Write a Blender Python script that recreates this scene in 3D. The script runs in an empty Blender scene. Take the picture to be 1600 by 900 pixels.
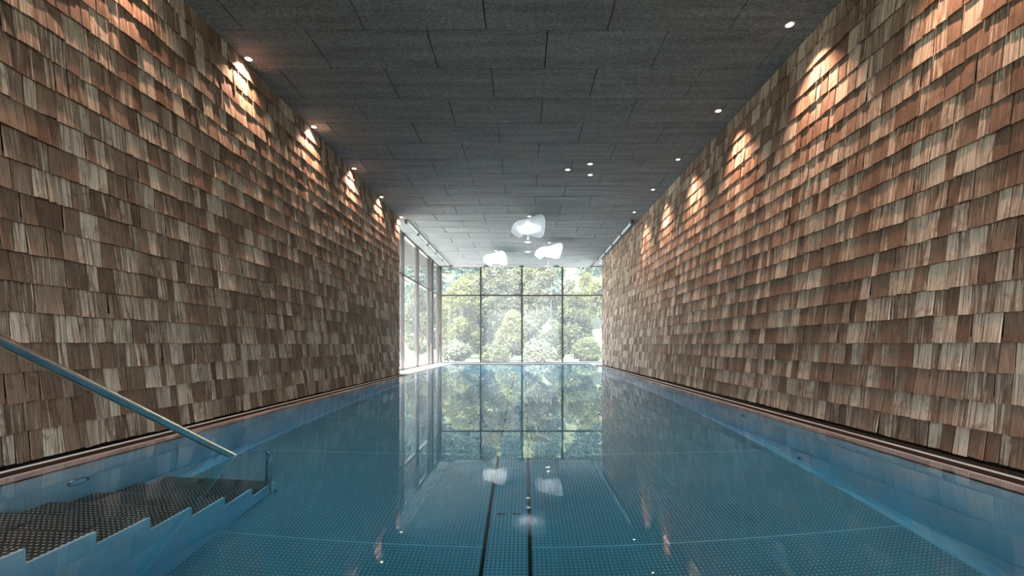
import bpy, math, random
from mathutils import Vector, Matrix
R = random.Random(7)
SC = bpy.context.scene
COL = SC.collection

# ------------------------------------------------------------------ camera, world, sun, exposure
# metres; water surface z = 0, camera stands at the near end of the pool looking along +Y
EYE = 0.72
FPX = 692.0
cam_d = bpy.data.cameras.new('camera')
cam = bpy.data.objects.new('camera', cam_d)
COL.objects.link(cam)
cam.location = (0, 0, EYE)
cam.rotation_euler = (math.pi / 2, 0, 0)
cam_d.sensor_width = 36.0
cam_d.lens = FPX / 1600 * 36.0
cam_d.shift_x = -19 / 1600
cam_d.shift_y = 89 / 1600
cam_d.clip_start = 0.02
cam_d.clip_end = 800
SC.camera = cam

w = bpy.data.worlds.new('world')
SC.world = w
w.use_nodes = True
nt = w.node_tree
nt.nodes.clear()
wo = nt.nodes.new('ShaderNodeOutputWorld')
bg = nt.nodes.new('ShaderNodeBackground')
tc = nt.nodes.new('ShaderNodeTexCoord')
sx = nt.nodes.new('ShaderNodeSeparateXYZ')
cr = nt.nodes.new('ShaderNodeValToRGB')
cr.color_ramp.elements[0].position = 0.0
cr.color_ramp.elements[0].color = (0.92, 0.95, 1.0, 1)
cr.color_ramp.elements[1].position = 0.8
cr.color_ramp.elements[1].color = (0.70, 0.83, 1.0, 1)
nt.links.new(tc.outputs['Generated'], sx.inputs[0])
nt.links.new(sx.outputs['Z'], cr.inputs[0])
nt.links.new(cr.outputs[0], bg.inputs['Color'])
bg.inputs['Strength'].default_value = 3.0
nt.links.new(bg.outputs[0], wo.inputs[0])

sun_d = bpy.data.lights.new('sun', 'SUN')
sun_d.energy = 18.0
sun_d.angle = math.radians(3)
sun_d.color = (1.0, 0.93, 0.80)
sun = bpy.data.objects.new('sun', sun_d)
COL.objects.link(sun)
sun.rotation_euler = Vector((0.28, 0.52, -0.80)).to_track_quat('-Z', 'Y').to_euler()

vs = SC.view_settings
SC.display_settings.display_device = 'sRGB'
vs.view_transform = 'Standard'
vs.look = 'None'
vs.gamma = 1.0
vs.use_curve_mapping = False
vs.exposure = 1.85
cy = SC.cycles
cy.use_denoising = True
cy.max_bounces = 12
cy.diffuse_bounces = 6
cy.glossy_bounces = 5
cy.transmission_bounces = 8
cy.transparent_max_bounces = 24
cy.caustics_refractive = True
cy.caustics_reflective = True
cy.sample_clamp_indirect = 8.0
cy.blur_glossy = 0.5

# ------------------------------------------------------------------ room measures
ZC = EYE + 3.09            # ceiling
XL, XR = -3.06, 2.86       # shingle faces
YL_END, YR_END = 10.80, 16.05
YB = 17.40                 # end glazing
XG = -3.32                 # left glazing plane
XGR = 3.12
Y0 = -4.0                  # unseen rear glazing, added for daylight
YW = -1.4                   # shingle walls begin here; glazed space behind is added to light them
PX0, PX1 = -2.70, 2.43     # pool walls
PY0, PY1 = 1.12, 17.14
DEP = -1.25
OX0, OX1 = -2.80, 2.53     # outer lip of the coping


# ------------------------------------------------------------------ helpers
class MB:
    def __init__(s):
        s.v = []; s.f = []; s.a = []

    def add(s, vs_, fs, a=0.0):
        n = len(s.v)
        s.v += [tuple(p) for p in vs_]
        for f in fs:
            s.f.append([n + i for i in f]); s.a.append(a)
        return s

    def box(s, x0, x1, y0, y1, z0, z1, a=0.0):
        x0, x1 = min(x0, x1), max(x0, x1); y0, y1 = min(y0, y1), max(y0, y1); z0, z1 = min(z0, z1), max(z0, z1)
        vv = [(x, y, z) for z in (z0, z1) for y in (y0, y1) for x in (x0, x1)]
        return s.add(vv, [(0, 2, 3, 1), (4, 5, 7, 6), (0, 1, 5, 4), (2, 6, 7, 3), (0, 4, 6, 2), (1, 3, 7, 5)], a)

    def tube(s, pts, r, n=12, cap=True, a=0.0):
        pts = [Vector(p) for p in pts]
        rs = r if isinstance(r, (list, tuple)) else [r] * len(pts)
        base = len(s.v)
        up = Vector((0, 0, 1))
        for i, p in enumerate(pts):
            d = (pts[min(i + 1, len(pts) - 1)] - pts[max(i - 1, 0)]).normalized()
            ref = up if abs(d.z) < 0.95 else Vector((1, 0, 0))
            e1 = d.cross(ref).normalized(); e2 = e1.cross(d).normalized()
            for k in range(n):
                t = 2 * math.pi * k / n
                s.v.append(tuple(p + rs[i] * (e1 * math.cos(t) + e2 * math.sin(t))))
        for i in range(len(pts) - 1):
            for k in range(n):
                q = base + i * n
                s.f.append([q + k, q + (k + 1) % n, q + n + (k + 1) % n, q + n + k]); s.a.append(a)
        if cap:
            s.f.append([base + k for k in reversed(range(n))]); s.a.append(a)
            s.f.append([base + (len(pts) - 1) * n + k for k in range(n)]); s.a.append(a)
        return s

    def lathe(s, prof, c=(0, 0, 0), n=24, axis='Z', a=0.0):
        base = len(s.v)
        c = Vector(c)
        for (r, h) in prof:
            for k in range(n):
                t = 2 * math.pi * k / n
                p = {'Z': Vector((r * math.cos(t), r * math.sin(t), h)),
                     'X': Vector((h, r * math.cos(t), r * math.sin(t)))}[axis]
                s.v.append(tuple(c + p))
        for i in range(len(prof) - 1):
            for k in range(n):
                q = base + i * n
                s.f.append([q + k, q + (k + 1) % n, q + n + (k + 1) % n, q + n + k]); s.a.append(a)
        return s

    def mesh(s, name, mat=None, smooth=False, attr=None):
        me = bpy.data.meshes.new(name)
        me.from_pydata(s.v, [], s.f)
        if attr:
            at = me.attributes.new(attr, 'FLOAT', 'FACE')
            at.data.foreach_set('value', s.a)
        if smooth:
            me.polygons.foreach_set('use_smooth', [True] * len(me.polygons))
        if mat:
            me.materials.append(mat)
        me.update()
        return me

    def build(s, name, mat, parent=None, smooth=False, attr=None, bevel=0.0):
        o = bpy.data.objects.new(name, s.mesh(name, mat, smooth, attr))
        COL.objects.link(o)
        if parent:
            o.parent = parent
        if bevel:
            m = o.modifiers.new('bevel', 'BEVEL'); m.width = bevel; m.segments = 2; m.limit_method = 'ANGLE'
        return o


def tag(o, label=None, cat=None, group=None, kind=None):
    if label: o['label'] = label
    if cat: o['category'] = cat
    if group: o['group'] = group
    if kind: o['kind'] = kind
    return o


def empty(name, loc=(0, 0, 0)):
    o = bpy.data.objects.new(name, None)
    COL.objects.link(o)
    o.location = loc
    o.empty_display_size = 0.1
    return o


def inst(name, me, parent=None, loc=(0, 0, 0)):
    o = bpy.data.objects.new(name, me)
    COL.objects.link(o)
    o.parent = parent
    o.location = loc
    return o


# ------------------------------------------------------------------ material helpers
class NT:
    def __init__(s, name):
        s.m = bpy.data.materials.new(name); s.m.use_nodes = True
        s.t = s.m.node_tree; s.t.nodes.clear()
        s.out = s.n('OutputMaterial')

    def n(s, kind, **kw):
        nd = s.t.nodes.new('ShaderNode' + kind)
        for k, v in kw.items():
            if hasattr(nd, k): setattr(nd, k, v)
        return nd

    def l(s, a, b):
        s.t.links.new(a, b)

    def setin(s, nd, i, v):
        if isinstance(v, bpy.types.NodeSocket): s.l(v, nd.inputs[i])
        else: nd.inputs[i].default_value = v

    def math(s, op, a, b=None, c=None, clamp=False):
        nd = s.n('Math', operation=op); nd.use_clamp = clamp
        s.setin(nd, 0, a)
        if b is not None: s.setin(nd, 1, b)
        if c is not None: s.setin(nd, 2, c)
        return nd.outputs[0]

    def pos(s):
        return s.n('NewGeometry').outputs['Position']

    def sep(s, v):
        nd = s.n('SeparateXYZ'); s.l(v, nd.inputs[0]); return nd.outputs

    def comb(s, x, y, z):
        nd = s.n('CombineXYZ')
        for i, v in enumerate((x, y, z)): s.setin(nd, i, v)
        return nd.outputs[0]

    def noise(s, vec, scale, detail=3, rough=0.5, dist=0.0):
        nd = s.n('TexNoise')
        s.l(vec, nd.inputs['Vector'])
        nd.inputs['Scale'].default_value = scale; nd.inputs['Detail'].default_value = detail
        nd.inputs['Roughness'].default_value = rough; nd.inputs['Distortion'].default_value = dist
        return nd.outputs[0]

    def ramp(s, f, stops, interp='LINEAR'):
        nd = s.n('ValToRGB'); s.l(f, nd.inputs[0])
        nd.color_ramp.interpolation = interp
        e = nd.color_ramp.elements
        while len(e) < len(stops): e.new(0.5)
        for el, (p, c) in zip(e, stops):
            el.position = p
            el.color = (c[0], c[1], c[2], 1) if isinstance(c, (tuple, list)) else (c, c, c, 1)
        return nd.outputs[0]

    def mix(s, f, a, b):
        nd = s.n('Mix', data_type='RGBA')
        s.setin(nd, 0, f)
        for i, v in ((6, a), (7, b)):
            if isinstance(v, bpy.types.NodeSocket): s.l(v, nd.inputs[i])
            else: nd.inputs[i].default_value = (v[0], v[1], v[2], 1)
        return nd.outputs[2]

    def maprange(s, v, a, b, c, d):
        nd = s.n('MapRange'); nd.clamp = True
        s.setin(nd, 0, v)
        for i, x in enumerate((a, b, c, d)): nd.inputs[i + 1].default_value = x
        return nd.outputs[0]

    def attr(s, name):
        nd = s.n('Attribute', attribute_name=name); return nd.outputs['Fac']

    def bump(s, h, strength, dist):
        nd = s.n('Bump'); s.l(h, nd.inputs['Height'])
        nd.inputs['Strength'].default_value = strength; nd.inputs['Distance'].default_value = dist
        return nd.outputs[0]

    def pbr(s, color, rough=0.5, metal=0.0, normal=None, spec=0.5, **kw):
        p = s.n('BsdfPrincipled')
        if isinstance(color, bpy.types.NodeSocket): s.l(color, p.inputs['Base Color'])
        else: p.inputs['Base Color'].default_value = (*color, 1)
        s.setin(p, 'Roughness', rough); s.setin(p, 'Metallic', metal)
        p.inputs['Specular IOR Level'].default_value = spec
        if normal is not None: s.l(normal, p.inputs['Normal'])
        for k, v in kw.items():
            s.setin(p, k.replace('_', ' '), v)
        return p.outputs[0]

    def done(s, sh):
        s.l(sh, s.out.inputs['Surface']); return s.m


def plain(name, col, rough=0.5, metal=0.0, spec=0.5, nscale=0, namp=0.15):
    t = NT(name)
    c = col
    if nscale:
        f = t.noise(t.pos(), nscale, 4)
        lo = tuple(x * (1 - namp) for x in col); hi = tuple(min(1, x * (1 + namp)) for x in col)
        c = t.ramp(f, [(0.3, lo), (0.7, hi)])
    return t.done(t.pbr(c, rough, metal, spec=spec))


def emit(name, col, strength):
    t = NT(name)
    e = t.n('Emission'); e.inputs[0].default_value = (*col, 1); e.inputs[1].default_value = strength
    return t.done(e.outputs[0])


def mat_shingle():
    t = NT('cedar_shingle')
    tone = t.attr('tone')
    p = t.sep(t.pos())
    off = t.math('MULTIPLY', tone, 37.0)
    seed = t.math('FRACT', t.math('MULTIPLY', tone, 913.7))
    seed2 = t.math('FRACT', t.math('MULTIPLY', tone, 3571.3))
    # fine vertical grain
    grain = t.noise(t.comb(off, t.math('MULTIPLY', p[1], 170.0), t.math('MULTIPLY', p[2], 5.0)), 1.0, 4, 0.6)
    streak = t.noise(t.comb(off, t.math('MULTIPLY', p[1], 85.0), t.math('MULTIPLY', p[2], 2.6)), 1.0, 4, 0.6, 0.5)
    patch = t.noise(t.comb(off, t.math('MULTIPLY', p[1], 16.0), t.math('MULTIPLY', p[2], 11.0)), 1.0, 4, 0.6, 0.5)
    base = t.ramp(seed, [(0.0, (0.092, 0.060, 0.042)), (0.35, (0.145, 0.096, 0.067)), (0.7, (0.195, 0.135, 0.096)), (1.0, (0.27, 0.195, 0.142))])
    warm = t.ramp(seed2, [(0.0, (0.175, 0.096, 0.060)), (0.5, (0.18, 0.115, 0.076)), (1.0, (0.23, 0.155, 0.104))])
    c = t.mix(0.4, base, warm)
    # silver weathered streaks, more on some shingles than on others
    amt = t.maprange(seed2, 0.15, 1.0, 0.0, 1.0)
    s = t.maprange(t.math('ADD', streak, t.math('MULTIPLY', t.math('SUBTRACT', amt, 0.62), 0.30)), 0.45, 0.60, 0.0, 0.82)
    c = t.mix(s, c, (0.54, 0.46, 0.36))
    dk = t.maprange(t.math('SUBTRACT', patch, t.math('MULTIPLY', seed, 0.12)), 0.47, 0.64, 0.0, 0.6)
    c = t.mix(dk, c, (0.085, 0.043, 0.027))
    g = t.ramp(grain, [(0.28, 0.36), (0.50, 0.95), (0.75, 1.3)])
    mm = t.n('Mix', data_type='RGBA', blend_type='MULTIPLY'); mm.inputs[0].default_value = 0.85
    t.l(c, mm.inputs[6]); t.l(g, mm.inputs[7])
    h = t.math('ADD', grain, t.math('MULTIPLY', streak, 1.2))
    return t.done(t.pbr(mm.outputs[2], 0.78, 0, t.bump(h, 0.7, 0.004), spec=0.25))


def mat_ceiling():
    t = NT('wood_wool_panel')
    P = t.pos(); p = t.sep(P)
    a = t.noise(t.comb(t.math('MULTIPLY', p[0], 28.0), t.math('MULTIPLY', p[1], 110.0), p[2]), 1.0, 3, 0.6, 1.5)
    b = t.noise(P, 70.0, 3, 0.65, 2.0)
    b2 = t.noise(t.comb(t.math('MULTIPLY', p[0], 0.8), t.math('MULTIPLY', p[1], 9.0), p[2]), 1.0, 3)
    f = t.math('ADD', t.math('MULTIPLY', a, 0.5), t.math('MULTIPLY', b, 0.5))
    c = t.ramp(f, [(0.34, (0.036, 0.043, 0.046)), (0.5, (0.122, 0.140, 0.147)), (0.66, (0.33, 0.365, 0.375))])
    g = t.ramp(b2, [(0.3, 0.78), (0.7, 1.2)])
    mm = t.n('Mix', data_type='RGBA', blend_type='MULTIPLY'); mm.inputs[0].default_value = 1.0
    t.l(c, mm.inputs[6]); t.l(g, mm.inputs[7])
    return t.done(t.pbr(mm.outputs[2], 0.9, 0, t.bump(f, 0.8, 0.01), spec=0.2))


def mat_studs(name, pitch, base, stud, r0, r1, metal, rough):
    t = NT(name)
    p = t.sep(t.pos())
    def cell(v): return t.math('SUBTRACT', t.math('FRACT', t.math('DIVIDE', v, pitch)), 0.5)
    u, v = cell(p[0]), cell(p[1])
    d = t.math('SQRT', t.math('ADD', t.math('MULTIPLY', u, u), t.math('MULTIPLY', v, v)))
    m = t.maprange(d, r0, r1, 1.0, 0.0)
    cl = t.noise(t.pos(), 1.3, 3)
    b2 = t.mix(t.maprange(cl, 0.3, 0.7, 0.0, 1.0), tuple(x * 0.75 for x in base), base)
    c = t.mix(m, b2, stud)  # studs coloured paler than the base: the light they catch, put into colour
    return t.done(t.pbr(c, rough, metal, t.bump(m, 0.8, 0.004)))


def mat_grate(name, pitch, bar, hole):
    t = NT(name)
    p = t.sep(t.pos())
    def cell(v): return t.math('ABSOLUTE', t.math('SUBTRACT', t.math('FRACT', t.math('DIVIDE', v, pitch)), 0.5))
    d = t.math('MAXIMUM', cell(p[0]), cell(p[1]))
    m = t.maprange(d, 0.20, 0.28, 1.0, 0.0)
    return t.done(t.pbr(t.mix(m, bar, hole), 0.4, 0.3))


def mat_steel(name, col, rough, metal):
    t = NT(name)
    P = t.pos()
    f = t.noise(P, 2.2, 3)
    c = t.mix(f, tuple(x * 0.88 for x in col), tuple(min(1, x * 1.1) for x in col))
    return t.done(t.pbr(c, rough, metal))


def mat_water():
    t = NT('pool_water')
    g = t.n('BsdfGlass'); g.inputs['IOR'].default_value = 1.333; g.inputs['Roughness'].default_value = 0.0
    g.inputs['Color'].default_value = (1, 1, 1, 1)
    va = t.n('VolumeAbsorption'); va.inputs['Color'].default_value = WATER_COL; va.inputs['Density'].default_value = WATER_DEN
    t.l(va.outputs[0], t.out.inputs['Volume'])
    return t.done(g.outputs[0])


def mat_glass(name, veil, r0=0.01):
    t = NT(name)
    tr = t.n('BsdfTransparent'); tr.inputs[0].default_value = (0.95, 0.975, 0.97, 1)
    gl = t.n('BsdfGlossy'); gl.inputs['Roughness'].default_value = 0.0
    tl = t.n('BsdfTranslucent'); tl.inputs[0].default_value = (0.9, 0.93, 0.96, 1)
    lw = t.n('LayerWeight'); lw.inputs[0].default_value = 0.5
    rf = t.math('ADD', t.math('MULTIPLY', t.math('POWER', lw.outputs['Facing'], 5.0), 0.45), r0)
    m1 = t.n('MixShader'); m1.inputs[0].default_value = veil  # milky translucent share in the glass imitates the haze outside
    t.l(tr.outputs[0], m1.inputs[1]); t.l(tl.outputs[0], m1.inputs[2])
    m2 = t.n('MixShader'); t.l(rf, m2.inputs[0])
    t.l(m1.outputs[0], m2.inputs[1]); t.l(gl.outputs[0], m2.inputs[2])
    return t.done(m2.outputs[0])


def mat_leaf(name, lo, hi):
    t = NT(name)
    tone = t.attr('tone')
    c = t.mix(tone, lo, hi)
    d = t.n('BsdfDiffuse'); t.l(c, d.inputs[0])
    l2 = t.n('BsdfTranslucent'); t.l(c, l2.inputs[0])
    m = t.n('MixShader'); m.inputs[0].default_value = 0.4
    t.l(d.outputs[0], m.inputs[1]); t.l(l2.outputs[0], m.inputs[2])
    return t.done(m.outputs[0])


def mat_reflector():
    t = NT('ribbed_white_acrylic')
    p = t.sep(t.n('TexCoord').outputs['Object'])
    ang = t.math('ADD', t.math('MULTIPLY', p[0], 1.0), t.math('MULTIPLY', p[1], 0.55))
    wv = t.math('SINE', t.math('MULTIPLY', ang, 190.0))
    f = t.maprange(wv, -0.4, 0.6, 0.0, 1.0)
    c = t.mix(f, (0.70, 0.78, 0.84), (0.92, 0.94, 0.95))
    pb = t.pbr(c, 0.28, 0.0, t.bump(f, 0.3, 0.003))
    tl = t.n('BsdfTranslucent'); tl.inputs[0].default_value = (0.85, 0.9, 0.95, 1)
    m = t.n('MixShader'); m.inputs[0].default_value = 0.45
    t.l(pb, m.inputs[1]); t.l(tl.outputs[0], m.inputs[2])
    return t.done(m.outputs[0])


WATER_COL = (0.0, 0.81, 0.985, 1)
WATER_DEN = 0.66
M = dict(
    shingle=mat_shingle(), ceil=mat_ceiling(), water=mat_water(),
    black=plain('black_membrane', (0.012, 0.011, 0.010), 0.9, spec=0.1),
    gutter=plain('dark_gutter', (0.020, 0.015, 0.012), 0.95, spec=0.05, nscale=30),
    steel=mat_steel('brushed_steel', (0.88, 0.86, 0.84), 0.16, 1.0),
    strip=mat_steel('steel_strip', (0.82, 0.81, 0.80), 0.45, 0.3),
    coping=mat_steel('rim_steel', (0.40, 0.355, 0.345), 0.4, 0.1),
    pool=mat_steel('pool_wall_steel', (0.86, 0.90, 0.92), 0.4, 0.0),
    studs=mat_studs('studded_steel_floor', 0.026, (0.38, 0.41, 0.41), (1.0, 1.0, 1.0), 0.17, 0.25, 0.0, 0.4),
    tread=mat_studs('studded_tread', 0.026, (0.055, 0.045, 0.040), (1.0, 0.86, 0.76), 0.16, 0.24, 0.0, 0.4),
    grate=mat_grate('channel_grating', 0.026, (0.62, 0.66, 0.66), (0.16, 0.18, 0.18)),
    deck=plain('pale_stone_deck', (0.62, 0.57, 0.55), 0.6, nscale=8, namp=0.1),
    wooddeck=plain('brown_deck', (0.14, 0.09, 0.06), 0.6, nscale=5, namp=0.3),
    alu=plain('bronze_aluminium', (0.060, 0.049, 0.051), 0.4, 0.3, nscale=3),
    alud=plain('dark_aluminium', (0.030, 0.028, 0.030), 0.45, 0.3),
    glass=mat_glass('window_glass', 0.030), glassl=mat_glass('side_window_glass', 0.02), glassr=mat_glass('rear_glass', 0.0),
    refl=mat_reflector(), rimw=plain('white_rim', (0.93, 0.94, 0.95), 0.3),
    chrome=plain('chrome', (0.82, 0.84, 0.86), 0.12, 1.0),
    cord=plain('pale_cord', (0.55, 0.52, 0.50), 0.5),
    lens=emit('warm_lamp_lens', (1.0, 0.74, 0.55), 6.0),
    dimlens=emit('dim_lamp_lens', (1.0, 0.78, 0.66), 1.2),
    tube=emit('led_tube', (0.93, 1.0, 0.98), 0.17),
    trimr=plain('lamp_trim', (0.55, 0.50, 0.48), 0.4, 0.4),
    bracket=plain('dark_bracket', (0.05, 0.06, 0.065), 0.4, 0.6),
    bark=plain('bark', (0.16, 0.13, 0.10), 0.9, nscale=12, namp=0.4),
    birch=plain('birch_bark', (0.22, 0.215, 0.20), 0.8, nscale=9, namp=0.4),
    lawn=plain('lawn', (0.05, 0.07, 0.027), 0.95, nscale=1.2, namp=0.3),
    meadow=plain('meadow', (0.042, 0.050, 0.021), 0.95, nscale=0.3, namp=0.25),
    plaster=plain('plaster', (0.55, 0.54, 0.52), 0.9, nscale=6, namp=0.05),
    leafA=mat_leaf('leaf_yellow_green', (0.052, 0.061, 0.024), (0.135, 0.135, 0.06)),
    leafB=mat_leaf('leaf_mid_green', (0.034, 0.043, 0.023), (0.092, 0.102, 0.053)),
    leafC=mat_leaf('leaf_dark_green', (0.024, 0.034, 0.02), (0.07, 0.082, 0.044)),
    leafD=mat_leaf('leaf_grey_green', (0.052, 0.058, 0.04), (0.13, 0.134, 0.095)),
    needle=mat_leaf('needle_blue_green', (0.035, 0.06, 0.06), (0.11, 0.15, 0.14)),
)


# ------------------------------------------------------------------ shell of the hall
def proj(x, y, z):
    return 819 + FPX * x / y, 539 - FPX * (z - EYE) / y


ROWS = 21
EXPO = (ZC - 0.012) / ROWS


def shingle_wall(name, side, xf, y_start, y_end, label):
    # backing wall
    wb = MB().box(xf, xf + side * 0.22, y_start, y_end, -0.30, ZC + 0.02)
    wall = tag(wb.build(name, M['black']), label, None, None, 'structure')
    items = []
    rr = random.Random(11 if side < 0 else 23)
    for r in range(ROWS):
        y = y_start + rr.uniform(-0.05, 0.0)
        ph = rr.uniform(0, 6.28)
        while y < y_end - 0.03:
            wdt = rr.choice((rr.uniform(0.055, 0.09), rr.uniform(0.075, 0.12), rr.uniform(0.10, 0.165)))
            ya, yb = max(y, y_start), min(y + wdt, y_end)
            if y_end - yb < 0.04: yb = y_end
            y = yb
            if yb - ya < 0.02: continue
            items.append((r, ya, yb, ph))
    parts = []
    for (r, ya, yb, ph) in items:
        zb = 0.012 + r * EXPO + 0.002 * math.sin(ya * 1.7 + ph) + 0.0015 * math.sin(ya * 4.1 + ph * 2) + rr.uniform(-0.0035, 0.0035)
        zt = min(0.012 + (r + 1) * EXPO + 0.035, ZC - 0.001)
        gap = rr.uniform(0.0020, 0.0058)
        tilt = rr.gauss(0, 0.0022)
        D = 0.034 + rr.uniform(-0.008, 0.009)
        tw = rr.uniform(-0.005, 0.005)
        th = rr.uniform(0.009, 0.013)
        hgt = zt - zb
        full = EXPO + 0.035
        dtop = 0.010 if hgt > full * 0.93 else 0.010 + (D - 0.010) * (1 - hgt / full)
        a, b = ya + gap, yb - gap
        def P(d, yy, zz): return (xf - side * d, yy, zz)
        skew = rr.uniform(-0.002, 0.002)
        vv = [P(D - th + tw, a, zb + tilt), P(D - th - tw, b, zb - tilt), P(D + tw, a, zb + tilt), P(D - tw, b, zb - tilt),
              P(dtop - 0.006, a + skew, zt), P(dtop - 0.006, b + skew, zt), P(dtop, a + skew, zt), P(dtop, b + skew, zt)]
        fs = [(0, 2, 3, 1), (4, 5, 7, 6), (0, 1, 5, 4), (2, 6, 7, 3), (0, 4, 6, 2), (1, 3, 7, 5)]
        if side < 0: fs = [tuple(reversed(f)) for f in fs]
        tone = rr.random()
        size = 0
        if ya > 0.6:
            q = [proj(xf, ya, zb), proj(xf, yb, zb), proj(xf, ya, zb + EXPO)]
            cx, cyy = q[0]
            if 5 < cx < 1595 and 5 < cyy < 895 and q[2][1] > 0:
                size = abs(q[1][0] - q[0][0]) * abs(q[2][1] - q[0][1])
        parts.append((size, vv, fs, tone))
    parts.sort(key=lambda t_: -t_[0])
    for size, vv, fs, tone in parts[:300]:
        MB().add(vv, fs, tone).build('shingle', M['shingle'], wall, attr='tone')
    rest = MB()
    for size, vv, fs, tone in parts[300:]:
        rest.add(vv, fs, tone)
    tag(rest.build('shingle_field', M['shingle'], wall, attr='tone'), kind='stuff')
    return wall


shingle_wall('wall_left', -1, XL, YW, YL_END, 'left wall clad in brown cedar shingles beside the pool stairs')
shingle_wall('wall_right', 1, XR, YW, YR_END, 'long right wall clad in weathered brown cedar shingles')

# ceiling: dark slab and wood-wool panels in staggered rows
ceil = tag(MB().box(XG - 1.3, XGR + 0.3, Y0 - 0.1, YB + 0.5, ZC + 0.03, ZC + 0.4).build('ceiling', M['black']),  # slab overhang past the left glazing added to keep sun out
           'flat ceiling of dark grey wood wool panels', None, None, 'structure')
PITCH_Y, PITCH_X = 0.605, 1.19
pm = {}
k0 = int(math.floor((Y0 - 4.353) / PITCH_Y))
for k in range(k0, 40):
    ya = 4.353 + k * PITCH_Y
    yb = ya + PITCH_Y
    ya, yb = max(ya, Y0), min(yb, YB)
    if yb - ya < 0.02: continue
    x = (0.23 if k % 2 == 0 else -0.372) - 4 * PITCH_X
    while x < XGR:
        xa, xb = x, x + PITCH_X
        lim0 = XL + 0.0 if YW <= yb <= YL_END else XG - 0.1
        lim1 = XR if YW <= yb <= YR_END else XGR + 0.1
        xa, xb = max(xa, lim0), min(xb, lim1)
        x += PITCH_X
        if xb - xa < 0.03: continue
        key = (round(xb - xa, 3), round(yb - ya, 3))
        if key not in pm:
            hx, hy = (xb - xa) / 2 - 0.0042, (yb - ya) / 2 - 0.0035
            c = 0.005
            b = MB()
            vv = [(-hx, -hy, c), (hx, -hy, c), (hx, hy, c), (-hx, hy, c), (-hx + c, -hy + c, 0), (hx - c, -hy + c, 0), (hx - c, hy - c, 0), (-hx + c, hy - c, 0),
                  (-hx, -hy, 0.03), (hx, -hy, 0.03), (hx, hy, 0.03), (-hx, hy, 0.03)]
            b.add(vv, [(7, 6, 5, 4), (4, 5, 1, 0), (5, 6, 2, 1), (6, 7, 3, 2), (7, 4, 0, 3), (0, 1, 9, 8), (1, 2, 10, 9), (2, 3, 11, 10), (3, 0, 8, 11), (8, 9, 10, 11)])
            pm[key] = b.mesh('ceiling_panel', M['ceil'])
        inst('panel', pm[key], ceil, ((xa + xb) / 2, (ya + yb) / 2, ZC + R.uniform(0, 0.0015)))

# ------------------------------------------------------------------ pool basin
basin = empty('pool_basin', (0, 8, DEP))
tag(basin, 'stainless steel swimming pool basin with studded floor', None, None, 'structure')


def bpart(name, mb, mat, **kw):
    o = mb.build(name, mat, None, **kw)
    o.parent = basin
    o.matrix_parent_inverse = Matrix.Translation((0, -8, -DEP))
    return o


bpart('floor_slab', MB().box(PX0 - 0.3, PX1 + 0.3, PY0 - 0.3, PY1 + 0.25, DEP - 0.25, DEP - 0.012), M['pool'])
bpart('side_wall', MB().box(PX0 - 0.08, PX0, PY0 - 0.08, PY1 + 0.08, DEP - 0.1, -0.012), M['pool'])
bpart('side_wall', MB().box(PX1, PX1 + 0.08, PY0 - 0.08, PY1 + 0.08, DEP - 0.1, -0.012), M['pool'])
bpart('end_wall', MB().box(PX0, PX1, PY1, PY1 + 0.08, DEP - 0.1, -0.012), M['pool'])
bpart('end_wall', MB().box(PX0, PX1, PY0 - 0.08, PY0, DEP - 0.1, -0.012), M['pool'])
# cove strips at the foot of the walls
for xx, s in ((PX0, 1), (PX1, -1)):
    bpart('cove', MB().add([(xx, PY0, DEP + 0.03), (xx, PY1, DEP + 0.03), (xx + s * 0.03, PY1, DEP - 0.012), (xx + s * 0.03, PY0, DEP - 0.012)],
                           [(0, 1, 2, 3) if s > 0 else (3, 2, 1, 0)]), M['pool'])
# studded floor panels either side of the drain channel
CX0, CX1 = -0.245, 0.035
seams = [PY0 + 0.06] + [2.74 + 1.48 * i for i in range(0, 10)]
seams = [s for s in seams if s < PY1 - 0.3] + [PY1 - 0.06]
for ya, yb in zip(seams[:-1], seams[1:]):
    for xa, xb in ((PX0 + 0.09, CX0 - 0.012), (CX1 + 0.012, PX1 - 0.09)):
        bpart('floor_panel', MB().box(xa, xb, ya + 0.006, yb - 0.006, DEP - 0.012, DEP), M['studs'])
        bpart('panel_seam', MB().box(xa, xb, yb - 0.007, yb + 0.007, DEP - 0.011, DEP + 0.003), M['strip'])
    bpart('channel_cover', MB().box(CX0 + 0.012, CX1 - 0.012, ya + 0.002, yb - 0.002, DEP - 0.012, DEP + 0.002), M['grate'])
    n = 2
    for j in range(n):
        yy = ya + (j + 0.5) * (yb - ya) / n
        for dx in (-0.055, 0.055):
            xm = (CX0 + CX1) / 2 + dx
            bpart('latch', MB().box(xm - 0.028, xm + 0.028, yy - 0.006, yy + 0.006, DEP + 0.001, DEP + 0.006), M['black'])
bpart('channel_slot', MB().box(CX0 - 0.012, CX0 + 0.012, PY0 + 0.02, PY1 - 0.02, DEP - 0.012, DEP - 0.007), M['black'])
bpart('channel_slot', MB().box(CX1 - 0.012, CX1 + 0.012, PY0 + 0.02, PY1 - 0.02, DEP - 0.012, DEP - 0.007), M['black'])
# wet coping just under the water line with a thin raised lip
for xa, xb, lip in ((OX0, PX0, OX0), (PX1, OX1, OX1)):
    bpart('coping', MB().box(xa, xb, PY0 - 0.1, PY1 + 0.1, -0.06, -0.010), M['coping'])
    s = 1 if lip < 0 else -1
    bpart('coping_lip', MB().box(lip - s * 0.004, lip + s * 0.010, PY0 - 0.1, PY1 + 0.1, -0.06, 0.005), M['coping'])
bpart('coping', MB().box(OX0, OX1, PY1, PY1 + 0.10, -0.06, -0.010), M['coping'])
bpart('coping', MB().box(OX0, OX1, PY0 - 0.10, PY0, -0.06, -0.010), M['coping'])

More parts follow.
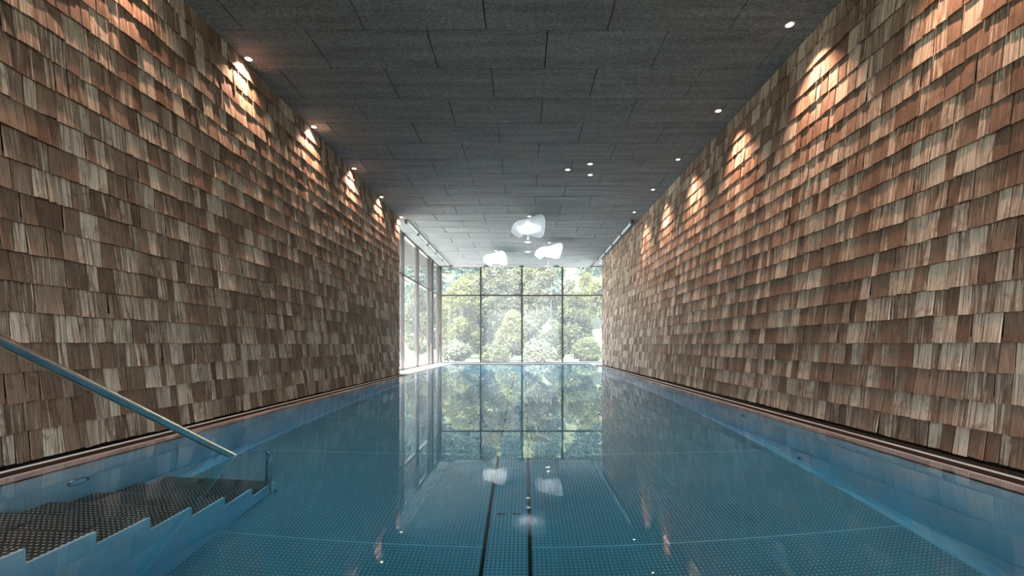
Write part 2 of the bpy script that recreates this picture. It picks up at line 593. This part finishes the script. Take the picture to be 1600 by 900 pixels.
tag(MB().box(OX0 + 0.004, OX1 - 0.004, PY0 - 0.095, PY1 + 0.095, DEP - 0.05, 0.0).build('pool_water', M['water']),
    'still clear blue water filling the pool', 'water', None, 'stuff')


# gutters between coping and wall
def gutter(name, xw, xo, ye, strip, label):
    s = 1 if xw < 0 else -1
    root = MB().box(xw, xo, Y0, ye, -0.16, -0.10).build(name, M['gutter'])
    tag(root, label, None, None, 'structure')
    MB().box(strip, strip + s * 0.007, PY0 - 0.3, ye, -0.10, 0.007).build('steel_strip', M['strip'], root)
    MB().box(strip + s * 0.007, xo - s * 0.006, PY0 - 0.3, ye, -0.030, -0.003).build('gutter_grate', M['gutter'], root)
    MB().box(xw, strip, PY0 - 0.3, ye, -0.05, -0.010).build('gap_board', M['black'], root)  # black board closing the dark gap between wall and strip
    return root


gutter('trim_1', XL, OX0, YL_END, -2.945, 'dark overflow gutter along the foot of the left shingle wall')
gutter('trim_2', XR, OX1, YR_END, 2.665, 'dark overflow gutter along the foot of the right shingle wall')

# pale deck at glazing, dark unseen deck behind the camera
fl = tag(MB().box(XG - 0.3, XGR + 0.3, PY1 + 0.1, YB + 0.3, -0.30, 0.018).build('floor', M['deck']), 'pale stone ledge along the end glazing', None, None, 'structure')
MB().box(XG - 0.3, OX0 - 0.004, YL_END, PY1 + 0.1, -0.30, 0.018).build('ledge', M['deck'], fl)
MB().box(OX1 + 0.004, XGR + 0.3, YR_END, PY1 + 0.1, -0.30, 0.018).build('ledge', M['deck'], fl)
MB().box(XG - 0.3, XGR + 0.3, Y0 - 0.3, PY0 - 0.10, -0.30, 0.004).build('deck', M['wooddeck'], fl)  # unseen deck coloured dark to bounce less light onto the near walls


# ------------------------------------------------------------------ glazing
def window(name, label):
    return tag(empty(name, (0, 0, 0)), label, None, None, 'structure')


ZT = EYE + 1.94
w1 = window('window_1', 'tall end glazing in four bays looking out on trees')
mx = [-3.27, -1.70, -0.085, 1.50, 3.10]
for i, x in enumerate(mx):
    MB().box(x - 0.03, x + 0.03, YB - 0.03, YB + 0.10, 0.0, ZC).build('mullion', M['alud'] if 0 < i < 4 else M['alu'], w1)
for a, b in zip(mx[:-1], mx[1:]):
    MB().box(a + 0.03, b - 0.03, YB - 0.02, YB + 0.09, ZT - 0.03, ZT + 0.03).build('transom', M['alud'], w1)
    MB().box(a + 0.03, b - 0.03, YB - 0.02, YB + 0.09, 0.018, 0.055).build('bottom_rail', M['alu'], w1)
    MB().box(a + 0.03, b - 0.03, YB - 0.02, YB + 0.09, ZC - 0.035, ZC).build('top_rail', M['alu'], w1)
    MB().box(a + 0.03, b - 0.03, YB + 0.03, YB + 0.042, 0.055, ZT - 0.03).build('pane', M['glass'], w1)
    MB().box(a + 0.03, b - 0.03, YB + 0.03, YB + 0.042, ZT + 0.03, ZC - 0.035).build('pane', M['glass'], w1)


def side_window(name, label, xg, s, ys, extra=None):
    wn = window(name, label)
    for y in ys:
        MB().box(xg, xg + s * 0.13, y - 0.035, y + 0.035, 0.0, ZC).build('mullion', M['alu'], wn)
    if extra:
        MB().box(xg - s * 0.01, xg + s * 0.07, extra - 0.05, extra + 0.05, 0.0, ZC).build('door_post', M['alud'], wn)
    for a, b in zip(ys[:-1], ys[1:]):
        MB().box(xg + s * 0.02, xg + s * 0.12, a + 0.035, b - 0.035, ZT - 0.03, ZT + 0.03).build('transom', M['alu'], wn)
        MB().box(xg + s * 0.02, xg + s * 0.12, a + 0.035, b - 0.035, 0.018, 0.06).build('bottom_rail', M['alu'], wn)
        MB().box(xg + s * 0.02, xg + s * 0.12, a + 0.035, b - 0.035, ZC - 0.04, ZC).build('top_rail', M['alu'], wn)
        MB().box(xg + s * 0.06, xg + s * 0.072, a + 0.035, b - 0.035, 0.06, ZT - 0.03).build('pane', M['glassl'], wn)
        MB().box(xg + s * 0.06, xg + s * 0.072, a + 0.035, b - 0.035, ZT + 0.03, ZC - 0.04).build('pane', M['glassl'], wn)
    return wn


side_window('window_2', 'left side glazing with bronze mullions beyond the shingle wall', XG, -1, [10.55, 12.25, 13.97, 15.69, YB - 0.06], 16.2)
side_window('window_3', 'short right side glazing past the end of the shingle wall', XGR, 1, [YR_END - 0.2, YB - 0.06])
w4 = window('fill_window_rear', 'unseen rear glazing added to light the near walls')  # unseen, added so daylight reaches the near walls
rx = [XG + 0.04, -1.6, -0.05, 1.5, XGR - 0.04]
for x in rx:
    MB().box(x - 0.03, x + 0.03, Y0 - 0.05, Y0 + 0.05, 0.0, ZC).build('mullion', M['alud'], w4)
for a, b in zip(rx[:-1], rx[1:]):
    MB().box(a + 0.03, b - 0.03, Y0 - 0.005, Y0 + 0.005, 0.0, ZC).build('pane', M['glassr'], w4)
for nm, xx, lb in (('fill_window_left', XG + 0.04, 'unseen left glazing added behind the camera for fill daylight'), ('fill_window_right', XGR - 0.04, 'unseen right glazing added behind the camera for fill daylight')):  # unseen side panes, added to let in fill daylight
    wv = window(nm, lb)
    for ya, yb in ((Y0, (Y0 + YW) / 2), ((Y0 + YW) / 2, YW)):
        MB().box(xx - 0.03, xx + 0.03, yb - 0.05, yb, 0.0, ZC).build('mullion', M['alud'], wv)
        MB().box(xx - 0.005, xx + 0.005, ya + 0.03, yb - 0.05, 0.0, ZC).build('pane', M['glassr'], wv)
# short wall returns that close the shell
tag(MB().box(XL - 0.22, XG - 0.3, YL_END - 0.25, YL_END - 0.02, -0.3, ZC).build('trim_3', M['plaster']), 'plaster return at the end of the left shingle wall', None, None, 'structure')


# ------------------------------------------------------------------ steps and handrail
SX0, SX1 = PX0, -1.90
st = empty('pool_steps', (-2.3, 2.25, DEP))
tag(st, 'steel pool stairs with studded treads under the water by the left wall', 'stairs')


def child(o, root):
    o.parent = root
    o.matrix_parent_inverse = Matrix.Translation(-Vector(root.location))
    return o


tr = [(1.12, 1.40, -0.018), (1.40, 1.678, -0.172), (1.678, 1.955, -0.338), (1.955, 2.237, -0.497), (2.237, 2.516, -0.670), (2.516, 2.795, -0.818), (2.795, 3.076, -0.972), (3.076, 3.355, -1.121)]
for i, (ya, yb, z) in enumerate(tr):
    child(MB().box(SX0, SX1 - 0.004, ya, yb + 0.004, z - 0.03, z).build('tread', M['tread']), st)
    zn = tr[i + 1][2] if i + 1 < len(tr) else DEP
    child(MB().box(SX0, SX1 - 0.004, yb - 0.012, yb, zn - 0.002, z - 0.03).build('riser', M['tread'] if i + 1 < len(tr) else M['pool']), st)
# sawtooth side plate, one polygon extruded
prof = []
for (ya, yb, z) in tr:
    prof += [(ya, z + 0.006), (yb, z + 0.006)]
prof += [(3.361, DEP - 0.012), (1.12, DEP - 0.012)]
side = MB()
n = len(prof)
side.add([(SX1 - 0.004, y, z) for y, z in prof] + [(SX1 + 0.012, y, z) for y, z in prof],
         [list(range(n)), list(range(2 * n - 1, n - 1, -1))] + [[i, n + i, n + (i + 1) % n, (i + 1) % n] for i in range(n)])
child(side.build('side_plate', M['pool']), st)

hr = empty('handrail', (-1.9, 3.29, DEP))
tag(hr, 'round stainless steel handrail sloping down into the water over the steps', 'handrail')
XH = -1.90
slope = 0.74 / 1.28
def rail_z(y): return (2.88 - y) * slope
rp = [(XH, 1.02, rail_z(1.02)), (XH, 1.5, rail_z(1.5)), (XH, 3.20, rail_z(3.20)), (XH, 3.262, rail_z(3.262) - 0.003), (XH, 3.285, rail_z(3.285) - 0.022), (XH, 3.292, rail_z(3.292) - 0.06)]
child(MB().tube(rp, 0.0212, 20).build('rail', M['steel'], smooth=True), hr)
child(MB().tube([(XH, 3.292, rail_z(3.292) - 0.06), (XH, 3.292, DEP + 0.01)], 0.0212, 20).build('post', M['steel'], smooth=True), hr)
child(MB().tube([(XH, 1.10, rail_z(1.10)), (XH, 1.10, 0.004)], 0.0212, 20).build('post', M['steel'], smooth=True), hr)
child(MB().lathe([(0.0, DEP + 0.004), (0.055, DEP + 0.004), (0.055, DEP + 0.012), (0.022, DEP + 0.014)], (XH, 3.292, 0), 24).build('foot_flange', M['steel']), hr)


# inlet fittings in the pool walls
def inlet(x, y, z, s, label, r=0.06):
    root = empty('wall_inlet', (x, y, z))
    tag(root, label, 'pool inlet', 'round inlets in the pool walls')
    pr = []
    for k in range(13):
        t_ = 2 * math.pi * k / 12
        pr.append((r + 0.010 * math.cos(t_), s * (0.012 + 0.010 * math.sin(t_))))
    MB().lathe(pr, (0, 0, 0), 28, 'X').build('ring', M['steel'], root, smooth=True)
    MB().lathe([(0.0, s * 0.004), (r, s * 0.004)], (0, 0, 0), 28, 'X').build('inlet_plate', M['gutter'] if r < 0.05 else M['pool'], root)
    return root


inlet(PX0, 2.67, -0.44, 1, 'steel ring fitting on the left pool wall above the steps')
inlet(PX1, 4.88, -0.40, -1, 'small steel ring fitting high on the right pool wall', 0.04)
inlet(PX1, 3.89, -1.17, -1, 'small dark fitting low on the right pool wall by the floor', 0.03)
inlet(PX0, 6.6, -0.40, 1, 'small steel ring fitting on the left pool wall far past the steps', 0.04)


# ------------------------------------------------------------------ lamps
def downlight(x, y, label, group, aim=None, power=0, r=0.032, dim=False, size=82, blend=0.95):
    root = empty('downlight', (x, y, ZC))
    tag(root, label, 'downlight', group)
    MB().lathe([(r + 0.010, 0.0), (r + 0.010, -0.006), (r, -0.007), (r - 0.002, 0.0)], (0, 0, 0), 24).build('trim_ring', M['trimr'], root, smooth=False)
    MB().lathe([(0.0, -0.003), (r - 0.001, -0.003)], (0, 0, 0), 24).build('lens', M['dimlens'] if dim else M['lens'], root)
    if power:
        ld = bpy.data.lights.new('spot', 'SPOT')
        ld.energy = power; ld.color = (1.0, 0.56, 0.39)
        ld.spot_size = math.radians(size); ld.spot_blend = blend; ld.shadow_soft_size = 0.012
        lo = bpy.data.objects.new('spot', ld); COL.objects.link(lo)
        lo.parent = root; lo.location = (0, 0, -0.02)
        lo.rotation_euler = Vector(aim).to_track_quat('-Z', 'Y').to_euler()
    return root


ordn = ['nearest', 'second nearest', 'third', 'fourth', 'fifth', 'sixth', 'seventh']
for i, y in enumerate([1.80, 3.29, 4.78, 6.27, 7.75, 9.24, 10.70]):
    vis = ['', '', 'largest recessed spot in view beside the left shingle wall', 'second recessed spot in view along the left shingle wall',
           'third recessed spot in view along the left shingle wall', 'fourth recessed spot in view along the left shingle wall',
           'farthest recessed spot at the end of the left shingle wall'][i]
    downlight(XL + 0.085, y, vis or ['recessed warm spot nearest the rear above the left shingle wall', 'recessed warm spot casting the topmost glow on the left shingle wall'][i], 'warm recessed spots along the left wall',
              (-0.045, 0.0, -1), 54, size=112, blend=1.0)
for i, y in enumerate([1.20, 2.72, 4.268, 5.84, 7.37, 8.80, 10.3]):
    vis = ['', '', 'brightest nearest recessed spot at right of the dark ceiling', 'second bright recessed spot along the right of the ceiling',
           'third small recessed spot along the right of the ceiling', 'fourth tiny recessed spot along the right of the ceiling', 'fifth faint recessed spot along the right of the ceiling'][i]
    downlight(2.56, y, vis or ['recessed warm spot nearest the rear above the right shingle wall', 'recessed warm spot casting the topmost glow on the right shingle wall'][i], 'warm recessed spots along the right wall',
              (0.12, 0.0, -1), 78, r=0.034 if i < 4 else 0.028)
for (x, y, lb) in ((0.767, 7.80, 'left one of the three small ceiling spots'), (1.125, 7.556, 'nearest of the three small ceiling spots'), (1.20, 8.04, 'farthest of the three small ceiling spots')):
    downlight(x, y, lb, 'three small spots in the middle of the ceiling', r=0.04, dim=True)


def tube_run(pts, label, hang=0.06):
    root = empty('tube_light', pts[0])
    tag(root, label, 'tube light', 'tube lights under the ceiling')
    for i, p in enumerate(pts):
        p = Vector(p)
        b = MB().box(p.x - 0.07, p.x + 0.07, p.y - 0.02, p.y + 0.02, ZC - 0.012, ZC)
        b.box(p.x - 0.02, p.x + 0.02, p.y - 0.05, p.y + 0.05, ZC - hang - 0.045, ZC - 0.012)
        child(b.build('bracket', M['bracket']), root)
        if i + 1 < len(pts):
            q = Vector(pts[i + 1]); d = (q - p).normalized()
            z = Vector((0, 0, ZC - hang))
            a_, b_ = Vector((p.x, p.y, 0)) + d * 0.11 + z, Vector((q.x, q.y, 0)) - d * 0.11 + z
            for v_ in (a_, b_): v_.z = ZC - hang
            child(MB().tube([a_, b_], 0.027, 14).build('tube', M['tube'], smooth=True), root)
            sd = d.cross(Vector((0, 0, 1))) * 0.032
            up = Vector((0, 0, 0.018))
            child(MB().tube([a_ + sd + up, b_ + sd + up], 0.012, 8).build('reflector_strip', M['strip']), root)
    return root


tube_run([(-2.92, 10.95 + 1.21 * i, ZC) for i in range(6)], 'run of white tube lights under the ceiling beside the left glazing')
tube_run([(2.66, 10.95 + 1.21 * i, ZC) for i in range(6)], 'run of white tube lights under the ceiling above the right shingle wall')
tube_run([(-2.85 + 1.37 * i, 17.22, ZC) for i in range(5)], 'run of thin white tube lights along the top of the end glazing', 0.03)


# wavy pendant lamps
def reflector_mesh():
    # outline of the sheet seen from below, a (right) and b (0 near edge .. 1 far edge)
    ol = [(730, 203), (758, 222), (770, 260), (774, 330), (769, 390), (757, 416), (735, 428), (680, 432), (610, 416), (575, 400), (556, 388), (541, 394), (525, 420),
          (497, 437), (470, 420), (445, 397), (420, 378), (418, 360), (428, 325), (450, 295), (480, 270), (520, 252), (600, 232), (680, 211)]
    C0 = (610, 330)
    N = 96
    # resample evenly
    pts = [Vector((x - C0[0], y - C0[1])) for x, y in ol]
    seg = [(pts[(i + 1) % len(pts)] - pts[i]).length for i in range(len(pts))]
    tot = sum(seg)
    res = []
    for k in range(N):
        d = tot * k / N; i = 0
        while d > seg[i]:
            d -= seg[i]; i += 1
        res.append(pts[i].lerp(pts[(i + 1) % len(pts)], d / seg[i]))
    res = [(res[k - 1] + res[k] * 4 + res[(k + 1) % N]) / 6 for k in range(N)]
    def S(p):
        a_, b_ = p.x / 6.925, p.y / 6.925
        x = a_ / 65.3
        z = -0.25 * b_ / 34 + 0.012 * math.sin(9.0 * x + 3.2 * b_ / 34) + 0.006 * math.cos(14 * x - 2)
        return Vector((x, 1.1 * b_ / 34, z))
    RINGS = 10
    vv = [S(Vector((0, 0)))]
    for r in range(1, RINGS + 1):
        vv += [S(p * (r / RINGS)) for p in res]
    nn = len(vv)
    fs = []
    for k in range(N):
        k2 = (k + 1) % N
        fs += [(0, 1 + k2, 1 + k), (nn, nn + 1 + k, nn + 1 + k2)]
        for r in range(RINGS - 1):
            q, q2 = 1 + r * N, 1 + (r + 1) * N
            fs += [(q + k, q + k2, q2 + k2, q2 + k), (nn + q + k2, nn + q + k, nn + q2 + k, nn + q2 + k2)]
    b = MB().add(vv + [p + Vector((0, 0, 0.007)) for p in vv], fs)
    loop = [S(p) + Vector((0, 0, 0.0035)) for p in res]
    rim = MB().tube(loop + [loop[0]], 0.010, 8, cap=False)
    return b.mesh('reflector', M['refl'], True), rim.mesh('rim', M['rimw'], True), (lambda u, v: S(Vector((u * 150, v * 90))))


RM, RIM, SFN = reflector_mesh()


def pendant(x, y, drop, discs, label, rz):
    root = empty('pendant_lamp', (x, y, ZC - drop))
    tag(root, label, 'pendant lamp', 'wavy white pendant lamps')
    root.rotation_euler = (0, 0, rz)
    rf = inst('reflector', RM, root); inst('rim', RIM, rf)
    for (u, v) in ((-0.45, 0.0), (0.45, 0.0), (0.0, 0.5)):
        p = SFN(u, v)
        MB().tube([(p.x, p.y, p.z), (p.x * 0.6, p.y * 0.6, drop)], 0.0025, 6).build('cord', M['cord'], root)
    MB().lathe([(0.0, drop - 0.02), (0.05, drop - 0.02), (0.05, drop), (0.0, drop)], (0, 0, 0), 20).build('canopy', M['rimw'], root)
    zl = min(discs)
    for dx in (-0.012, 0.012):
        MB().tube([(-0.03 + dx, 0.05, -0.03), (-0.03 + dx, 0.05, zl)], 0.0022, 6).build('cord', M['cord'], root)
    for z in discs:
        dk = MB().lathe([(0.0, z - 0.012), (0.05, z - 0.012), (0.09, z - 0.004), (0.092, z + 0.004), (0.07, z + 0.012), (0.0, z + 0.012)], (-0.03, 0.05, 0), 28).build('disc', M['rimw'], root, smooth=True)
        if z == discs[0]:
            ld = bpy.data.lights.new('uplight', 'SPOT'); ld.energy = 4.0; ld.color = (1.0, 0.97, 0.93); ld.spot_size = math.radians(120); ld.spot_blend = 0.6; ld.shadow_soft_size = 0.05
            lo = bpy.data.objects.new('uplight', ld); COL.objects.link(lo); lo.parent = root; lo.location = (-0.03, 0.05, z + 0.03); lo.rotation_euler = (math.pi, 0, 0)
        MB().lathe([(0.0, z - 0.0135), (0.045, z - 0.0135)], (-0.03, 0.05, 0), 24).build('disc_centre', M['chrome'], dk)


pendant(0.125, 10.6, 0.29, (-0.32, -0.55), 'largest nearest wavy white pendant lamp with two discs below', 0.0)
pendant(0.76, 13.36, 0.29, (-0.41, -0.53), 'wavy white pendant lamp at right behind the nearest one', 0.05)
pendant(-0.93, 14.46, 0.29, (-0.40, -0.50), 'wavy white pendant lamp at left close to the end glazing', -0.05)


# ------------------------------------------------------------------ outside
ground = MB()
ground.box(-60, 60, 27, 52, -0.8, -0.35)
tag(ground.build('lawn', M['lawn']), 'green lawn outside the end glazing', 'lawn', None, 'structure')
tag(MB().box(-20, 20, YB + 0.3, 27, -0.8, -0.30).build('bounce_terrace', M['deck']), 'pale paving added outside the end glazing to bounce sunlight in', 'terrace', None, 'structure')  # added so sunlit paving brightens the far ceiling
tag(MB().box(-60, XG - 0.3, -20, YB + 0.3, -0.8, -0.35).build('side_lawn', M['lawn']), 'green lawn outside the left glazing', 'lawn', None, 'structure')
tag(MB().box(XG - 11.0, XG - 0.32, YL_END - 4, YB + 2, -0.4, -0.05).build('terrace', M['deck']), 'pale stone terrace outside the left glazing', 'terrace', None, 'structure')  # widened to bounce sunlight up to the ceiling
tag(MB().box(-60, 60, -40, Y0 - 0.3, -0.8, -0.30).build('forecourt', M['lawn']), 'grassed forecourt behind the pool hall', 'forecourt', None, 'structure')
# hillside: gridded slope
hill = MB()
NX, NY = 30, 18
hr_ = random.Random(3)
hv = []
def hill_z(x, y):
    t_ = (y - 50)
    return -0.4 + 0.43 * t_ + 1.2 * math.sin(x * 0.09 + 1) * min(1, t_ / 20) + 0.05 * max(0, x) * min(1, t_ / 20)
for j in range(NY + 1):
    for i in range(NX + 1):
        x, y = -75 + 150 * i / NX, 50 + 110 * j / NY
        hv.append((x, y, hill_z(x, y)))
hf = [(j * (NX + 1) + i, j * (NX + 1) + i + 1, (j + 1) * (NX + 1) + i + 1, (j + 1) * (NX + 1) + i) for j in range(NY) for i in range(NX)]
hill.add(hv, hf)
tag(hill.build('hillside', M['meadow'], smooth=True), 'bright meadow hillside rising behind the trees', 'hillside', None, 'structure')


def leaf_quad(b, c, s, rr, droop=0.0):
    d = Vector((rr.gauss(0, 1), rr.gauss(0, 1), rr.gauss(0, 0.7) - droop)).normalized()
    e = d.cross(Vector((rr.gauss(0, 1), rr.gauss(0, 1), rr.gauss(0, 1)))).normalized()
    l, w_ = s * rr.uniform(0.7, 1.3), s * rr.uniform(0.35, 0.6)
    n = len(b.v)
    b.v += [tuple(c - d * l * 0.5), tuple(c + e * w_ * 0.5), tuple(c + d * l * 0.5), tuple(c - e * w_ * 0.5)]
    b.f.append([n, n + 1, n + 2, n + 3]); b.a.append(min(1, max(0, rr.gauss(0.5, 0.25))))


def tree(name, x, y, z0, h, rx, crown0, leaf, nleaf, seed, label, group, bark='bark', ls=0.2, trunks=1, blobs=34, cat='tree'):
    rr = random.Random(seed)
    root = empty(name, (x, y, z0))
    tag(root, label, cat, group)
    for k in range(trunks):
        ox, oy = (k - (trunks - 1) / 2) * 0.9, rr.uniform(-0.2, 0.2)
        pts = [(ox * (1 + 0.4 * q) + rr.uniform(-0.1, 0.1) * q, oy, h * 0.9 * q) for q in (0, 0.25, 0.5, 0.75, 1.0)]
        rt = 0.022 * h if bark == 'bark' else 0.013 * h
        MB().tube(pts, [rt, rt * 0.8, rt * 0.6, rt * 0.4, rt * 0.12], 8).build('trunk', M[bark], root, smooth=True)
    cl = []
    for k in range(blobs):
        while True:
            p = Vector((rr.uniform(-1, 1), rr.uniform(-1, 1), rr.uniform(-1, 1)))
            if p.length < 1: break
        p = p.normalized() * p.length ** 0.5
        zc = (crown0 + 1) / 2 * h
        wz = (1 - crown0) / 2 * h
        cz = zc + p.z * wz * 0.88
        sh = 1.0 - 0.25 * max(0, p.z)
        cl.append((Vector((p.x * rx * 0.82 * sh, p.y * rx * 0.82 * sh, cz)), rr.uniform(0.18, 0.34) * rx + 0.15))
    bm = MB()
    for q in rr.sample(cl, min(9, len(cl))):
        bm.tube([(0, 0, max(0.2, q[0].z - rx * 0.8)), tuple(q[0] * 0.6 + Vector((0, 0, q[0].z * 0.36))), tuple(q[0])], [0.008 * h, 0.005 * h, 0.002 * h], 6)
    tag(bm.build('branches', M[bark], root), kind='stuff')
    b = MB()
    for i in range(nleaf):
        c, r_ = cl[i % len(cl)]
        d = Vector((rr.gauss(0, 1), rr.gauss(0, 1), rr.gauss(0, 1))).normalized()
        leaf_quad(b, c + d * r_ * rr.uniform(0.55, 1.08), ls, rr)
    tag(b.build('foliage', M[leaf], root, attr='tone'), kind='stuff')
    return root


def conifer_mesh(h, seed, n=2600):
    rr = random.Random(seed)
    b = MB()
    for i in range(n):
        q = rr.random() ** 0.8
        lay = math.floor(q * 16) / 16
        rad = 0.20 * h * (1 - lay) * rr.uniform(0.25, 1.0)
        t_ = rr.uniform(0, 6.283)
        z = h * (0.06 + 0.94 * lay) - rad * 0.35 + rr.uniform(-0.01, 0.02) * h
        leaf_quad(b, Vector((rad * math.cos(t_), rad * math.sin(t_), z)), 0.055 * h, rr, 0.3)
    tr_ = MB().tube([(0, 0, 0), (0, 0, h * 0.95)], [0.018 * h, 0.003 * h], 7)
    return b.mesh('needles', M['needle'], attr='tone'), tr_.mesh('trunk', M['bark'])


def px(x, Y): return (x - 819) / FPX * Y
def pz(y, Y): return EYE + (539 - y) / FPX * Y


G0 = -0.36
trees = [
    # px centre, Y, px half width, top y, crown0, leaf, n, label, kwargs
    (722, 34, 36, 430, 0.05, 'leafA', 11000, 'large yellow-green tree filling the left bay of the end glazing', {}),
    (772, 41, 34, 395, 0.12, 'leafD', 10000, 'tall pale grey-green tree behind the second bay of the glazing', {}),
    (760, 37, 24, 470, 0.0, 'leafC', 6000, 'dark green tree between the pale trees', {}),
    (795, 29, 24, 484, 0.0, 'leafA', 8000, 'low bright yellow-green tree at the centre mullion', {}),
    (850, 36, 29, 405, 0.10, 'leafD', 11000, 'tall pale tree with slim white trunks in the third bay', dict(bark='birch', trunks=2)),
    (899, 33, 26, 452, 0.0, 'leafB', 10000, 'dark green tree in the right bay before the meadow', {}),
    (842, 46, 26, 400, 0.2, 'leafB', 7000, 'broad mid-green tree behind the white-trunked tree', {}),
    (735, 48, 40, 425, 0.05, 'leafB', 7000, 'mid-green tree behind the large yellow-green tree', {}),
    (803, 50, 24, 405, 0.05, 'leafD', 7000, 'pale tree far behind the centre mullion', {}),
    (822, 31, 22, 500, 0.0, 'leafD', 6000, 'rounded pale green tree right of the centre mullion', {}),
    (884, 49, 20, 428, 0.05, 'leafD', 6000, 'pale tree behind the dark tree of the right bay', {}),
    (700, 38, 22, 475, 0.0, 'leafD', 5000, 'pale bushy tree at the left end of the glazing', {}),
    (868, 30, 14, 497, 0.0, 'leafB', 5000, 'mid-green bushy tree left of the last mullion', {}),
    (712, 29, 20, 535, 0.0, 'leafD', 3000, 'low pale shrub at the foot of the left bay', dict(cat='shrub')),
    (770, 27, 22, 540, 0.0, 'leafB', 3500, 'low green shrub at the foot of the second bay', dict(cat='shrub')),
    (842, 27, 26, 538, 0.0, 'leafD', 3500, 'low pale green shrub at the foot of the third bay', dict(cat='shrub')),
    (918, 28, 24, 532, 0.0, 'leafB', 3500, 'low dark shrub at the foot of the right bay', dict(cat='shrub')),
    (922, 56, 26, 425, 0.1, 'leafA', 5000, 'round light green tree on the meadow edge at upper right', {}),
    (652, 37, 20, 445, 0.0, 'leafD', 7000, 'pale tree seen through the left side glazing', {}),
    (618, 42, 22, 470, 0.0, 'leafA', 6000, 'yellow-green tree at the left edge of the side glazing', {}),
    (690, 44, 24, 450, 0.05, 'leafB', 5000, 'mid-green tree at the corner of the glazing', {}),
    (960, 44, 26, 440, 0.05, 'leafB', 5000, 'mid-green tree hidden past the right shingle wall', {}),
]
for i, (cx, Y, hw, ty, c0, lf, nl, lb, kw) in enumerate(trees):
    z0 = G0 if Y < 50 else hill_z(px(cx, Y), Y)
    h = pz(ty, Y) - z0
    tree('shrub' if kw.get('cat') == 'shrub' else 'broadleaf_tree', px(cx, Y), Y, z0, h, hw / FPX * Y, c0, lf, nl, 100 + i, lb,
         'shrubs outside the end glazing' if kw.get('cat') else 'broadleaf trees outside the glazing', ls=0.0078 * Y, **kw)

cm = [conifer_mesh(11, 1), conifer_mesh(13, 2), conifer_mesh(9.5, 3)]
rc = random.Random(5)
nc = 0
for j in range(7):
    for i in range(13):
        Y = 66 + j * 10 + rc.uniform(-2, 2)
        x = -42 + i * 6.6 + rc.uniform(-0.6, 0.6)
        u = 819 + FPX * x / Y
        if not (560 < u < 960): continue
        if u > 895 and Y < 76: continue
        a, tm = cm[rc.randrange(3)]
        root = empty('conifer', (x, Y, hill_z(x, Y) - 0.2))
        s = rc.uniform(1.0, 1.35)
        root.scale = (s, s, s)
        root.rotation_euler = (0, 0, rc.uniform(0, 6))
        lb, gp = (('dark conifer on the hillside seen through the left side glazing', 'conifers beyond the left side glazing') if u < 690 else
                  ('dark blue-green conifer on the hillside at the top of the left bays', 'conifers beyond the left bays of the end glazing') if u < 800 else
                  ('dark conifer on the hillside at the top of the right bays', 'conifers beyond the right bays of the end glazing'))
        tag(root, lb, 'tree', gp)
        inst('needles', a, root); inst('trunk', tm, root)
        nc += 1
print('conifers', nc)
